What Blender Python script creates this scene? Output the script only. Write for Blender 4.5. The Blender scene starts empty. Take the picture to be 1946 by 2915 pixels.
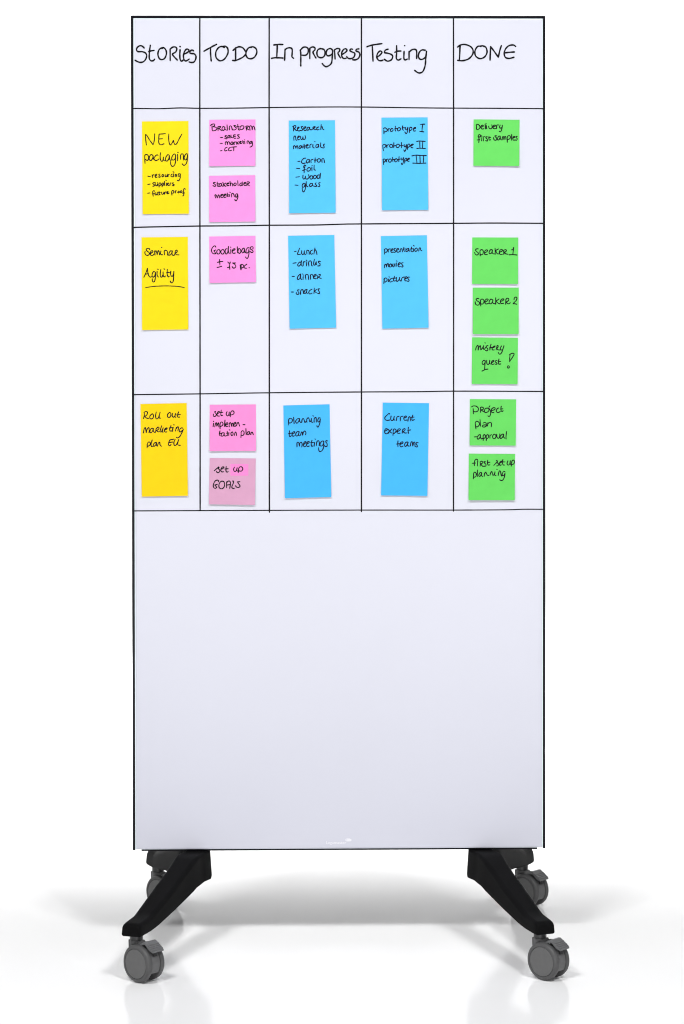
import bpy, bmesh, math, random
from mathutils import Vector, Matrix
random.seed(7)
sc = bpy.context.scene
C = sc.collection

# ------------------------------------------------------------ camera
F_PX, W_PX, H_PX = 7853.8, 1946.0, 2915.0          # focal length and frame of the photograph in its own pixels
CX, CY = 1161.2, 811.4                              # principal point (the photograph is cropped off centre)
CAM = Vector((0.0384, -6.0, 1.5294))
PITCH, YAW, ROLL = 0.01552, 0.018765, 0.00083
fw = Vector((math.sin(YAW)*math.cos(PITCH), math.cos(YAW)*math.cos(PITCH), -math.sin(PITCH)))
rt0 = Vector((math.cos(YAW), -math.sin(YAW), 0)); dn0 = fw.cross(rt0)
RT = math.cos(ROLL)*rt0 + math.sin(ROLL)*dn0
DN = -math.sin(ROLL)*rt0 + math.cos(ROLL)*dn0
cam_d = bpy.data.cameras.new('camera'); cam = bpy.data.objects.new('camera', cam_d); C.objects.link(cam)
m3 = Matrix((RT, -DN, -fw)).transposed()
cam.matrix_world = Matrix.Translation(CAM) @ m3.to_4x4()
cam_d.sensor_fit = 'VERTICAL'; cam_d.sensor_height = 24.0; cam_d.sensor_width = 24.0
cam_d.lens = F_PX/H_PX*24.0
cam_d.shift_x = (W_PX/2-CX)/H_PX; cam_d.shift_y = (CY-H_PX/2)/H_PX
cam_d.clip_start = 0.05; cam_d.clip_end = 100
sc.camera = cam

# ------------------------------------------------------------ world and studio lamps
w = bpy.data.worlds.new('World'); sc.world = w; w.use_nodes = True
bg = w.node_tree.nodes['Background']
bg.inputs['Color'].default_value = (0.97, 0.975, 1.0, 1); bg.inputs['Strength'].default_value = 0.09
sc.view_settings.view_transform = 'Standard'; sc.view_settings.look = 'None'
sc.view_settings.exposure = 0; sc.view_settings.gamma = 1
sc.cycles.filter_width = 1.1

def softbox(name, loc, aim, sx, sy, watts, col=(1, 1, 1)):
    d = bpy.data.lights.new(name, 'AREA'); d.shape = 'RECTANGLE'; d.size = sx; d.size_y = sy
    d.energy = watts; d.color = col
    o = bpy.data.objects.new(name, d); C.objects.link(o); o.location = loc
    o.rotation_euler = (Vector(aim)-Vector(loc)).to_track_quat('-Z', 'Y').to_euler()
    return o
softbox('softbox_left', (-2.0, -3.9, 5.6), (0, 0.1, 0.5), 1.2, 1.0, 219)
softbox('softbox_right', (2.0, -3.9, 5.6), (0, 0.1, 0.5), 1.2, 1.0, 219)
softbox('strip_light_left', (-3.3, -0.55, 1.3), (0, 0.1, 0.3), 1.0, 1.6, 11)
softbox('strip_light_right', (3.3, -0.55, 1.3), (0, 0.1, 0.3), 1.0, 1.6, 11)
softbox('front_fill', (0.3, -8.6, 0.95), (0, 0, 0.35), 3.4, 1.2, 100)
softbox('low_fill', (0, -4.6, 0.30), (0, 0, 0.25), 3.0, 0.45, 22)
softbox('added_floor_fill_overhead', (0, 2.75, 4.4), (0, 2.75, 0.3), 6.5, 0.3, 340).data.spread = math.radians(60)  # added unseen lamp, whitens the floor behind the board
softbox('backdrop_light_left', (-3.6, 3.2, 2.4), (-0.3, 6.3, 0.9), 1.4, 1.8, 92)
softbox('backdrop_light_right', (3.6, 3.2, 2.4), (0.3, 6.3, 0.9), 1.4, 1.8, 92)

# ------------------------------------------------------------ helpers
def mat(name, col, rough=0.5, spec=0.5, noise=0.0, nscale=40, bump=0.0, bscale=400, coat=0.0):
    m = bpy.data.materials.new(name); m.use_nodes = True
    nt = m.node_tree; b = nt.nodes['Principled BSDF']
    b.inputs['Base Color'].default_value = (*col, 1); b.inputs['Roughness'].default_value = rough
    b.inputs['Specular IOR Level'].default_value = spec; b.inputs['Coat Weight'].default_value = coat
    tc = nt.nodes.new('ShaderNodeTexCoord')
    if noise:
        n = nt.nodes.new('ShaderNodeTexNoise'); n.inputs['Scale'].default_value = nscale; n.inputs['Detail'].default_value = 3
        nt.links.new(tc.outputs['Object'], n.inputs['Vector'])
        r = nt.nodes.new('ShaderNodeMapRange'); r.inputs[1].default_value = 0.3; r.inputs[2].default_value = 0.7
        r.inputs[3].default_value = 1-noise; r.inputs[4].default_value = 1+noise
        nt.links.new(n.outputs['Fac'], r.inputs[0])
        mx = nt.nodes.new('ShaderNodeMix'); mx.data_type = 'RGBA'; mx.blend_type = 'MULTIPLY'; mx.inputs[0].default_value = 1
        mx.inputs[6].default_value = (*col, 1); nt.links.new(r.outputs[0], mx.inputs[7])
        nt.links.new(mx.outputs[2], b.inputs['Base Color'])
    if bump:
        n2 = nt.nodes.new('ShaderNodeTexNoise'); n2.inputs['Scale'].default_value = bscale; n2.inputs['Detail'].default_value = 2
        nt.links.new(tc.outputs['Object'], n2.inputs['Vector'])
        bp = nt.nodes.new('ShaderNodeBump'); bp.inputs['Strength'].default_value = bump; bp.inputs['Distance'].default_value = 0.0005
        nt.links.new(n2.outputs['Fac'], bp.inputs['Height']); nt.links.new(bp.outputs['Normal'], b.inputs['Normal'])
    return m
def painted_crease(m, col, loc, size, rot=0.0, amount=0.5):
    """shading of a crease painted into the paper colour, soft edged, at an object-space place"""
    nt = m.node_tree; b = nt.nodes['Principled BSDF']
    tc = nt.nodes.new('ShaderNodeTexCoord'); mp = nt.nodes.new('ShaderNodeMapping'); mp.vector_type = 'TEXTURE'
    mp.inputs['Location'].default_value = loc; mp.inputs['Rotation'].default_value = (0, rot, 0); mp.inputs['Scale'].default_value = size
    g = nt.nodes.new('ShaderNodeTexGradient'); g.gradient_type = 'SPHERICAL'
    nt.links.new(tc.outputs['Object'], mp.inputs[0]); nt.links.new(mp.outputs[0], g.inputs[0])
    mu = nt.nodes.new('ShaderNodeMath'); mu.operation = 'MULTIPLY'; mu.inputs[1].default_value = amount
    nt.links.new(g.outputs['Fac'], mu.inputs[0])
    mx = nt.nodes.new('ShaderNodeMix'); mx.data_type = 'RGBA'
    src = b.inputs['Base Color'].links[0].from_socket
    nt.links.new(mu.outputs[0], mx.inputs[0]); nt.links.new(src, mx.inputs[6]); mx.inputs[7].default_value = (*col, 1)
    nt.links.new(mx.outputs[2], b.inputs['Base Color'])
    return m

M = dict(
    floor=mat('studio_white', (0.905, 0.905, 0.907), 0.13, 0.07, bump=0.0),
    backdrop=mat('backdrop_white', (0.88, 0.88, 0.88), 0.9, 0.1),
    glass=mat('white_glass', (0.580, 0.585, 0.660), 0.24, 0.30, noise=0.012, nscale=1.6),
    edge=mat('glass_edge', (0.80, 0.90, 0.94), 0.15, 0.6),
    frame=mat('black_frame', (0.006, 0.006, 0.009), 0.35, 0.12),
    leg=mat('black_powder_coat', (0.0046, 0.0046, 0.0049), 0.6, 0.045, noise=0.10, nscale=250, bump=0.25, bscale=900),
    tyre=mat('grey_tyre', (0.080, 0.080, 0.081), 0.45, 0.3, noise=0.05, nscale=120, bump=0.1, bscale=900),
    hub=mat('grey_hub_cap', (0.118, 0.118, 0.118), 0.42, 0.3, noise=0.04, nscale=90),
    housing=mat('grey_housing', (0.112, 0.112, 0.114), 0.4, 0.3, noise=0.05, nscale=90),
    lever=mat('grey_lever', (0.125, 0.126, 0.130), 0.42, 0.3, noise=0.05, nscale=90),
    dark=mat('dark_steel', (0.018, 0.018, 0.019), 0.4, 0.5),
    ink=mat('black_marker_ink', (0.0050, 0.0040, 0.0060), 0.45, 0.12),
    ink_blue=mat('marker_ink_on_blue_paper', (0.004, 0.004, 0.016), 0.5, 0.12),
    logo=mat('white_print', (0.76, 0.76, 0.80), 0.4, 0.3),
)
def link(name, me, m, parent=None, smooth=False):
    o = bpy.data.objects.new(name, me); C.objects.link(o)
    if m: me.materials.append(m)
    if parent: o.parent = parent
    if smooth:
        for p in me.polygons: p.use_smooth = True
    return o
def obj(name, bm, m, parent=None, smooth=False, angle=None):
    me = bpy.data.meshes.new(name)
    bmesh.ops.recalc_face_normals(bm, faces=bm.faces[:])
    if angle is not None:
        for f in bm.faces: f.smooth = True
        for e in bm.edges:
            if len(e.link_faces) == 2 and e.calc_face_angle(0) > angle: e.smooth = False
    bm.to_mesh(me); bm.free()
    return link(name, me, m, parent, smooth)
def box(bm, x0, x1, y0, y1, z0, z1, bevel=0.0, seg=2):
    vs = [bm.verts.new((x, y, z)) for x in (x0, x1) for y in (y0, y1) for z in (z0, z1)]
    fs = [(0, 1, 3, 2), (4, 6, 7, 5), (0, 4, 5, 1), (2, 3, 7, 6), (0, 2, 6, 4), (1, 5, 7, 3)]
    faces = [bm.faces.new([vs[i] for i in f]) for f in fs]
    if bevel:
        es = list({e for f in faces for e in f.edges})
        bmesh.ops.bevel(bm, geom=es, offset=bevel, segments=seg, affect='EDGES', profile=0.5)
def prism(bm, pts, y0, y1, bevel=0.0, seg=2):
    """outline in (x, z) extruded along y"""
    a = [bm.verts.new((x, y0, z)) for x, z in pts]; b = [bm.verts.new((x, y1, z)) for x, z in pts]
    n = len(pts); fs = [bm.faces.new(a), bm.faces.new(b[::-1])]
    for i in range(n): bm.faces.new((a[i], b[i], b[(i+1) % n], a[(i+1) % n]))
    if bevel:
        es = list({e for f in fs for e in f.edges})
        bmesh.ops.bevel(bm, geom=es, offset=bevel, segments=seg, affect='EDGES', profile=0.5)
def lathe(bm, prof, origin, axis='Y', n=56):
    """prof: (radius, distance along the axis)"""
    ox, oy, oz = origin; rings = []
    for r, d in prof:
        if r < 1e-6:
            p = (ox, oy+d, oz) if axis == 'Y' else (ox, oy, oz+d)
            rings.append([bm.verts.new(p)]); continue
        ring = []
        for i in range(n):
            a = 2*math.pi*i/n; c, s = r*math.cos(a), r*math.sin(a)
            ring.append(bm.verts.new((ox+c, oy+d, oz+s) if axis == 'Y' else (ox+c, oy+s, oz+d)))
        rings.append(ring)
    for A, B in zip(rings, rings[1:]):
        for i in range(n):
            j = (i+1) % n
            if len(A) == 1 and len(B) == 1: continue
            if len(A) == 1: bm.faces.new((A[0], B[i], B[j]))
            elif len(B) == 1: bm.faces.new((A[i], A[j], B[0]))
            else: bm.faces.new((A[i], A[j], B[j], B[i]))
def tag(o, label=None, cat=None, group=None, kind=None):
    if label: o['label'] = label
    if cat: o['category'] = cat
    if group: o['group'] = group
    if kind: o['kind'] = kind
    return o
def thing(name, loc):
    o = bpy.data.objects.new(name, None); C.objects.link(o); o.location = loc; o.empty_display_size = 0.05
    return o
def at(px, py, y=0.0):
    """the point of the plane at depth y that the photograph shows at (px, py)"""
    d = (fw*F_PX + RT*(px-CX) + DN*(py-CY)).normalized()
    return CAM + d*((y-CAM.y)/d.y)

# ------------------------------------------------------------ the setting: studio floor and backdrop sweep
GZ = 0.0035                                        # level of the studio floor
bm = bmesh.new(); FX, Y0, Y1 = 9.0, -9.0, 4.6
NX = 6
for i in range(NX):
    xa, xb = -FX+2*FX*i/NX, -FX+2*FX*(i+1)/NX
    bm.faces.new([bm.verts.new(p) for p in ((xa, Y0, GZ), (xb, Y0, GZ), (xb, Y1, GZ), (xa, Y1, GZ))])
bmesh.ops.remove_doubles(bm, verts=bm.verts[:], dist=1e-5)
tag(obj('floor', bm, M['floor']), 'glossy white studio floor under the whiteboard', kind='structure')
bm = bmesh.new(); R_ = 1.6; prof = [(Y1+R_*math.sin(a), GZ+R_*(1-math.cos(a))) for a in [math.pi/2*k/24 for k in range(25)]]
prof += [(Y1+R_, 2.6), (Y1+R_, 3.7)]
rows = [[bm.verts.new((x, y, z)) for x in (-3.3, 3.3)] for y, z in prof]
for a, b in zip(rows, rows[1:]): bm.faces.new((a[0], a[1], b[1], b[0]))
tag(obj('backdrop', bm, M['backdrop'], smooth=True), 'plain white studio backdrop curving up from the floor', kind='structure')

# ------------------------------------------------------------ the mobile whiteboard
HB, ZB, ZT = 0.45, 0.2056, 2.0214
board = tag(thing('mobile_whiteboard', (0, 0.02, 0)),
            'tall white glass board on black legs with grey castors, ruled into five columns', 'whiteboard')
def part(name, bm, m, **k):
    o = obj(name, bm, m, board, **k); o.matrix_parent_inverse = Matrix.Translation((0, -0.02, 0)); return o
# black frame: two side rails (a little wider towards the foot), top rail, bottom rail, back
for s in (-1, 1):
    bm = bmesh.new()
    wt, wb = 0.0042, 0.0056
    prs = []
    for z, wd in ((ZB-0.0006, wb), (ZT-0.0002, wt)):
        prs.append([bm.verts.new((s*x, y, z)) for x, y in ((HB, 0.001), (HB-wd, 0.001), (HB-wd, 0.036), (HB, 0.036))])
    a, b = prs
    for i in range(4): bm.faces.new((a[i], a[(i+1) % 4], b[(i+1) % 4], b[i]))
    bm.faces.new(a); bm.faces.new(b[::-1])
    bmesh.ops.bevel(bm, geom=bm.edges[:], offset=0.0006, segments=2, affect='EDGES')
    part('side_rail', bm, M['frame'], angle=0.6)
bm = bmesh.new(); box(bm, -HB+0.0034, HB-0.0034, 0.0006, 0.0362, ZT-0.0056, ZT, 0.0006)
part('top_rail', bm, M['frame'], angle=0.6)
bm = bmesh.new(); box(bm, -0.4315, 0.4325, 0.006, 0.0335, ZB-0.0032, ZB-0.0002, 0.0004)
part('bottom_rail', bm, M['frame'], angle=0.6)
bm = bmesh.new(); box(bm, -HB+0.0044, HB-0.0044, 0.0075, 0.034, ZB+0.0005, ZT-0.006)
part('core', bm, M['frame'])
# white glass panel: pale ground edge, ground chamfer, then the flat face
gx, g0, g1 = HB-0.0057, ZB+0.0015, ZT-0.0062
bm = bmesh.new()
def ring(dx, y): return [bm.verts.new(p) for p in ((-gx+dx, y, g0+dx*0.45), (gx-dx, y, g0+dx*0.45), (gx-dx, y, g1-dx), (-gx+dx, y, g1-dx))]
r0, r1, r2 = ring(0, 0.0070), ring(0.0, 0.0012), ring(0.0016, 0.0004)
for A, B in ((r0, r1), (r1, r2)):
    for i in range(4): bm.faces.new((A[i], A[(i+1) % 4], B[(i+1) % 4], B[i]))
part('glass_edge', bm, M['edge'])
bm = bmesh.new()
r2, r3, r4, r5 = ring(0.0016, 0.0004), ring(0.0032, 0.0008), ring(0.0045, 0.0), ring(0.0052, 0.0)
for A, B in ((r2, r3), (r3, r4), (r4, r5)):
    for i in range(4): bm.faces.new((A[i], A[(i+1) % 4], B[(i+1) % 4], B[i]))
bm.faces.new(r5)
part('glass_panel', bm, M['glass'])

# ---- pen strokes as ribbons of ink
def spline(pts, step=1.2):
    if len(pts) == 1: pts = [pts[0], (pts[0][0]+0.4, pts[0][1]+0.4)]
    if len(pts) == 2:
        (x0, y0), (x1, y1) = pts; n = max(2, int(math.hypot(x1-x0, y1-y0)/4))
        return [(x0+(x1-x0)*i/n, y0+(y1-y0)*i/n) for i in range(n+1)]
    out = []; P = [pts[0]]+pts+[pts[-1]]
    for i in range(1, len(P)-2):
        p0, p1, p2, p3 = P[i-1], P[i], P[i+1], P[i+2]
        n = max(2, int(math.hypot(p2[0]-p1[0], p2[1]-p1[1])/step))
        for k in range(n):
            t = k/n
            out.append(tuple(0.5*(2*p1[j]+(p2[j]-p0[j])*t+(2*p0[j]-5*p1[j]+4*p2[j]-p3[j])*t*t+(3*p1[j]-p0[j]-3*p2[j]+p3[j])*t**3) for j in (0, 1)))
    out.append(pts[-1]); return out
def strokes(text, ox, oy, s):
    res = []
    for st in text.replace('\n', ' ').split(';'):
        p = [tuple(float(v) for v in q.split(',')) for q in st.split()]
        if p: res.append([(ox+x/s, oy+y/s) for x, y in p])
    return res
def ink_mesh(sts, width, depth, step=1.2, base=0.0, vary=0.10):
    """sts: strokes in photograph pixels; depth(px, py) -> how far in front of the board plane the surface lies"""
    V, Fc = [], []; hw = width/2
    for k, st in enumerate(sts):
        pts = spline(st, step); L = []; n = len(pts); ph = random.uniform(0, 6.28)
        off = base + 0.00001*(k % 12)
        for i, (x, y) in enumerate(pts):
            a, b = pts[max(0, i-1)], pts[min(n-1, i+1)]
            dx, dy = b[0]-a[0], b[1]-a[1]; l = math.hypot(dx, dy) or 1
            h = hw*(1+vary*math.sin(ph+i*0.45))
            if i in (0, n-1): h *= 0.9
            L.append((x, y, dx/l, dy/l, h))
        def add(px, py, d):
            q = at(px, py, 0.0); V.append((q.x, -d-off, q.z)); return len(V)-1
        prev = None
        for (x, y, tx, ty, h) in L:
            d = depth(x, y)
            cur = (add(x-ty*h, y+tx*h, d), add(x+ty*h, y-tx*h, d))
            if prev: Fc.append((prev[0], prev[1], cur[1], cur[0]))
            prev = cur
        for (x, y, tx, ty, h), sg in ((L[0], -1), (L[-1], 1)):
            d = depth(x, y); ids = []
            for q in range(7):
                a = -math.pi/2+math.pi*q/6
                ids.append(add(x+h*(sg*tx*math.cos(a)-ty*math.sin(a)), y+h*(sg*ty*math.cos(a)+tx*math.sin(a)), d))
            Fc.append(tuple(ids))
    me = bpy.data.meshes.new('ink'); me.from_pydata(V, [], Fc); me.update()
    bm = bmesh.new(); bm.from_mesh(me)
    for f in bm.faces:
        if f.normal.y > 0: f.normal_flip()
    bm.to_mesh(me); bm.free()
    return me
def board_part(name, me, m, label=None):
    me.name = name; o = link(name, me, m, board); o.matrix_parent_inverse = Matrix.Translation((0, -0.02, 0))
    if label: o['label'] = label
    return o
flat = lambda px, py: 0.0002
LINES = [
 ('375,308.5 452,309.4 514,307.2 568,308.4 669,307.8 767,306.2 900,304.7 1028,304.7 1193,307 1291,307.8 1440,308.5 1546,309.3', 3.0),
 ('375,647.4 437,645.9 568,643.5 669,642.8 767,641.2 892,640.5 977,638.1 1028,637.4 1291,635.8 1402,635 1548,635.8', 3.3),
 ('376,1123.5 568,1121.2 767,1118.1 1028,1115.8 1193,1115 1291,1113.5 1548,1114.3', 3.0),
 ('377,1454.3 568,1453.5 767,1452.8 1028,1452 1291,1452 1440,1451.2 1487,1449.7 1548,1449.7', 2.7),
 ('568.2,52 568.2,300 568.6,700 569,1100 569.2,1452', 3.6),
 ('765.8,52 765.6,300 766.2,620 766.2,1000 766.4,1458', 3.7),
 ('1028.4,52 1028.3,400 1028.5,900 1028.4,1456', 3.6),
 ('1290.4,52 1290.6,400 1290.7,900 1290.4,1455', 3.5)]
for k, (t, wd) in enumerate(LINES):
    me = ink_mesh(strokes(t, 0, 0, 1), wd*1.15, flat, step=12, base=0.00003*k, vary=0.03)
    board_part('grid_line', me, M['ink'])
HEADS = [
 ('Stories', 360, 100, 3.7333, '''187,137 165,117 140,113 113,132 105,158 122,175 165,176 200,190 213,220 200,260 175,284 145,290 115,281 90,267;
 252,108 244,160 240,220 243,255 262,273 285,270 298,255;234,176 262,167 292,162;375,142 392,133 415,155 423,195 405,245 372,260 345,245 332,200 345,155 370,137 388,136;
 462,150 463,270;460,150 490,128 520,127 533,148 520,180 487,203 510,235 538,264;568,155 565,200 567,250 580,276 600,266;566,121 569,122;
 608,203 645,185 662,165 655,152 635,150 615,175 604,215 608,255 625,273 645,268 665,254;712,168 700,160 680,165 672,188 690,196 715,198 735,218 735,250 718,283 690,291 664,285'''),
 ('TO DO', 360, 100, 3.7333, '''822,171 870,143 957,97;892,145 892,200 899,275;1040,132 1010,120 975,135 948,180 950,235 980,268 1010,271 1045,248 1075,195 1075,145 1050,118 1025,120;
 1130,163 1160,138 1195,124 1230,132 1255,160 1268,195 1240,230 1195,255 1155,270 1125,268;1158,132 1158,270;1325,130 1300,133 1275,165 1268,210 1290,245 1325,250 1360,232 1382,190 1378,150 1350,126 1320,126'''),
 ('In progress', 760, 100, 3.7333, '''70,105 120,99 168,100;108,103 102,240;46,247 90,240 167,243;190,148 185,266;188,160 210,140 245,135 265,150 265,200 263,228 280,246;
 352,155 357,200 357,328;350,165 380,132 415,128 437,150 432,190 410,213 370,213;453,140 453,250;453,140 480,126 505,133 508,155 487,180 500,212 518,243;
 580,145 605,155 615,190 605,225 575,240 540,228 528,190 540,155 570,142;695,160 672,142 640,155 627,190 640,218 670,215 692,195 697,165;697,165 692,230 685,290 665,318 630,335 605,325 585,302;
 715,155 722,253;718,155 745,142 770,148 768,170 752,190 765,220 780,243;798,205 835,180 848,162 835,145 810,155 792,190 795,230 815,248 840,245;
 908,150 888,148 880,165 900,178 928,190 930,215 915,240 885,250 860,245 845,228;975,146 950,150 945,168 975,182 985,210 970,245 940,262 908,262'''),
 ('Testing', 1020, 100, 3.2667, '''78,108 130,92 218,79;128,98 135,242;178,202 205,180 218,158 200,148 178,170 170,205 185,232 205,238 228,232;
 275,131 250,140 242,162 270,168 305,180 318,200 305,230 275,242 255,235 240,224;354,98 355,160 352,215 370,232 395,220;338,160 360,150 395,148;
 424,150 422,215 435,230 455,222;427,98 431,99;470,152 470,228;470,160 495,137 525,132 540,150 540,218;
 620,140 590,138 565,160 557,200 575,225 605,220 628,195 632,150;632,150 625,220 620,280 600,335 570,352 545,345 523,328'''),
 ('DONE', 1020, 100, 3.2667, '''920,112 950,92 990,87 1040,105 1065,140 1060,180 1025,220 970,237 922,235;945,95 938,235;
 1140,105 1110,105 1085,140 1085,185 1110,212 1140,218 1175,200 1195,160 1185,115 1155,100 1130,102;1223,232 1228,106;1228,106 1265,155 1300,206;1300,206 1312,150 1328,97;
 1462,106 1440,92 1400,98 1370,125 1355,165 1365,205 1400,217 1445,206;1360,165 1400,160 1450,157''')]
for nm, ox, oy, s, t in HEADS:
    board_part('heading', ink_mesh(strokes(t, ox, oy, s), 4.5, flat, base=0.0003), M['ink'], 'column heading "%s" written by hand in black marker' % nm)

# ---- white maker's mark low on the glass
def text_mesh(body, size, offset=0.0):
    cu = bpy.data.curves.new('t', 'FONT'); cu.body = body; cu.size = size; cu.offset = offset; cu.resolution_u = 3
    o = bpy.data.objects.new('t', cu); C.objects.link(o)
    me = bpy.data.meshes.new_from_object(o.evaluated_get(bpy.context.evaluated_depsgraph_get()))
    wd = max(v.co.x for v in me.vertices)-min(v.co.x for v in me.vertices); x0 = min(v.co.x for v in me.vertices)
    bpy.data.objects.remove(o); bpy.data.curves.remove(cu)
    return me, x0, wd
V, Fc = [], []
def put_text(body, px0, px1, base_py, cap_px, off):
    me, x0, wd = text_mesh(body, 1.0, off)
    k = (px1-px0)/wd; kz = cap_px/0.70
    n0 = len(V)
    for v in me.vertices:
        q = at(px0+(v.co.x-x0)*k, base_py-v.co.y*kz); V.append((q.x, -0.0002, q.z))
    for p in me.polygons: Fc.append(tuple(n0+i for i in p.vertices))
put_text('Lega', 928.2, 949.6, 2402.6, 8.6, 0.0)
put_text('master', 950.4, 985.4, 2402.6, 8.6, 0.012)
outline = [(990, 252), (1005, 228), (1030, 210), (1065, 203), (1155, 203), (1163, 215), (1160, 226), (1195, 226), (1203, 238), (1216, 254), (1205, 268), (1190, 282), (1180, 285), (1170, 303), (1060, 304), (1025, 296), (1003, 278)]
n0 = len(V)
for x, y in outline:
    q = at(900+x/12.06, 2370+y/12.06); V.append((q.x, -0.0002, q.z))
Fc.append(tuple(range(n0, len(V))))
me = bpy.data.meshes.new('logo'); me.from_pydata(V, [], Fc); me.update()
board_part('logo', me, M['logo'], 'small white printed maker wordmark "Legamaster" with a pencil tip emblem')
V2 = []; 
F2 = []
for cx_, cy_, rx, ry in ((1076, 252, 12, 12), (1028, 252, 16, 20)):
    n0 = len(V2)
    for i in range(12):
        a = i*math.pi/6; q = at(900+(cx_+rx*math.cos(a))/12.06, 2370+(cy_+ry*math.sin(a))/12.06); V2.append((q.x, -0.00035, q.z))
    F2.append(tuple(range(n0, len(V2))))
me = bpy.data.meshes.new('logo_eye'); me.from_pydata(V2, [], F2); me.update()
board_part('logo_eye', me, M['glass'])

# ---- legs: one casting per side, an arm forward and an arm back from a central block
def rounded(hw, zb, zt, rt, rb, draft=0.0):
    """cross-section loop: (offset across, z)"""
    pts = []
    for cx_, cz, r, a0 in ((hw-rb, zb+rb, rb, -90), (hw-draft-rt, zt-rt, rt, 0), (-(hw-draft)+rt, zt-rt, rt, 90), (-hw+rb, zb+rb, rb, 180)):
        for k in range(6):
            a = math.radians(a0+90*k/5); pts.append((cx_+r*math.cos(a), cz+r*math.sin(a)))
    return pts
def leg(s):
    C0 = (-0.3105, 0.0175); st = []
    TF = (-0.4186, -0.2952); TR = (-0.4186, 0.3252)
    def arm(T):
        D = Vector((T[0]-C0[0], T[1]-C0[1])); rear = T[1] > 0; res = []
        for t, hw, zb, zt, rt in ((0.10, .0300, .1395, .2015, .006), (0.17, .0300, .1375, .2010, .007), (0.22, .0297, .1360, .1970, .009),
                                  (0.27, .0292, .1315, .1920, .010), (0.40, .0278, .1232, .1775, .010), (0.55, .0263, .1142, .1615, .010), (0.70, .0249, .1062, .1470, .010),
                                  (0.80, .0240, .1012, .1375, .010), (0.86, .0234, .0990, .1318, .010), (0.91, .0228, .0976, .1275, .009), (1.0, .0224, .0972, .1250, .008),
                                  (1.045, .0222, .0972, .1243, .008), (1.07, .0218, .0974, .1230, .008), (1.085, .0208, .0978, .1205, .007), (1.092, .0190, .0986, .1165, .006)):
            if rear:      # the rear arm keeps more of its height out to a rounder end
                zt += 0.0125*min(1, max(0, (t-0.15)/0.6)); rt += 0.010*min(1, max(0, (t-0.5)/0.4))
                zb += 0.0060*min(1, max(0, (t-0.25)/0.3))*min(1, max(0.12, (1.08-t)/0.25))
            res.append((C0[0]+D.x*t, C0[1]+D.y*t, hw, zb, zt, min(rt, (zt-zb)*0.6)))
        return res
    f = arm(TF)[::-1]; r = arm(TR)
    mid = [(C0[0]+0.001, C0[1]-0.012, .0302, .1400, .2020, .004), (C0[0]+0.001, C0[1]+0.012, .0302, .1400, .2020, .004)]
    st = f+mid+r
    bm = bmesh.new(); rings = []
    for i, (x, y, hw, zb, zt, rt) in enumerate(st):
        if i < 13: d = Vector((C0[0]-TF[0], C0[1]-TF[1])).normalized()
        elif i > len(st)-14: d = Vector((TR[0]-C0[0], TR[1]-C0[1])).normalized()
        else: d = Vector((0, 1))
        if i in (13, 14): d = (Vector((0, 1))+Vector((C0[0]-TF[0], C0[1]-TF[1])).normalized()).normalized()
        if i in (len(st)-14, len(st)-15): d = (Vector((0, 1))+Vector((TR[0]-C0[0], TR[1]-C0[1])).normalized()).normalized()
        n = Vector((d.y, -d.x))
        rings.append([bm.verts.new((-s*(x+n.x*a), y+n.y*a, z)) for a, z in rounded(hw, zb, zt, rt, 0.004, 0.0035 if abs(y-C0[1]) < 0.17 else 0.0012)])
    for A, B in zip(rings, rings[1:]):
        m_ = len(A)
        for i in range(m_): bm.faces.new((A[i], A[(i+1) % m_], B[(i+1) % m_], B[i]))
    bm.faces.new(rings[0]); bm.faces.new(rings[-1][::-1])
    o = part('leg', bm, M['leg'], smooth=True)
    wn = o.modifiers.new('wn', 'WEIGHTED_NORMAL'); wn.keep_sharp = True
    return o
leg(-1); leg(1)

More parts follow.
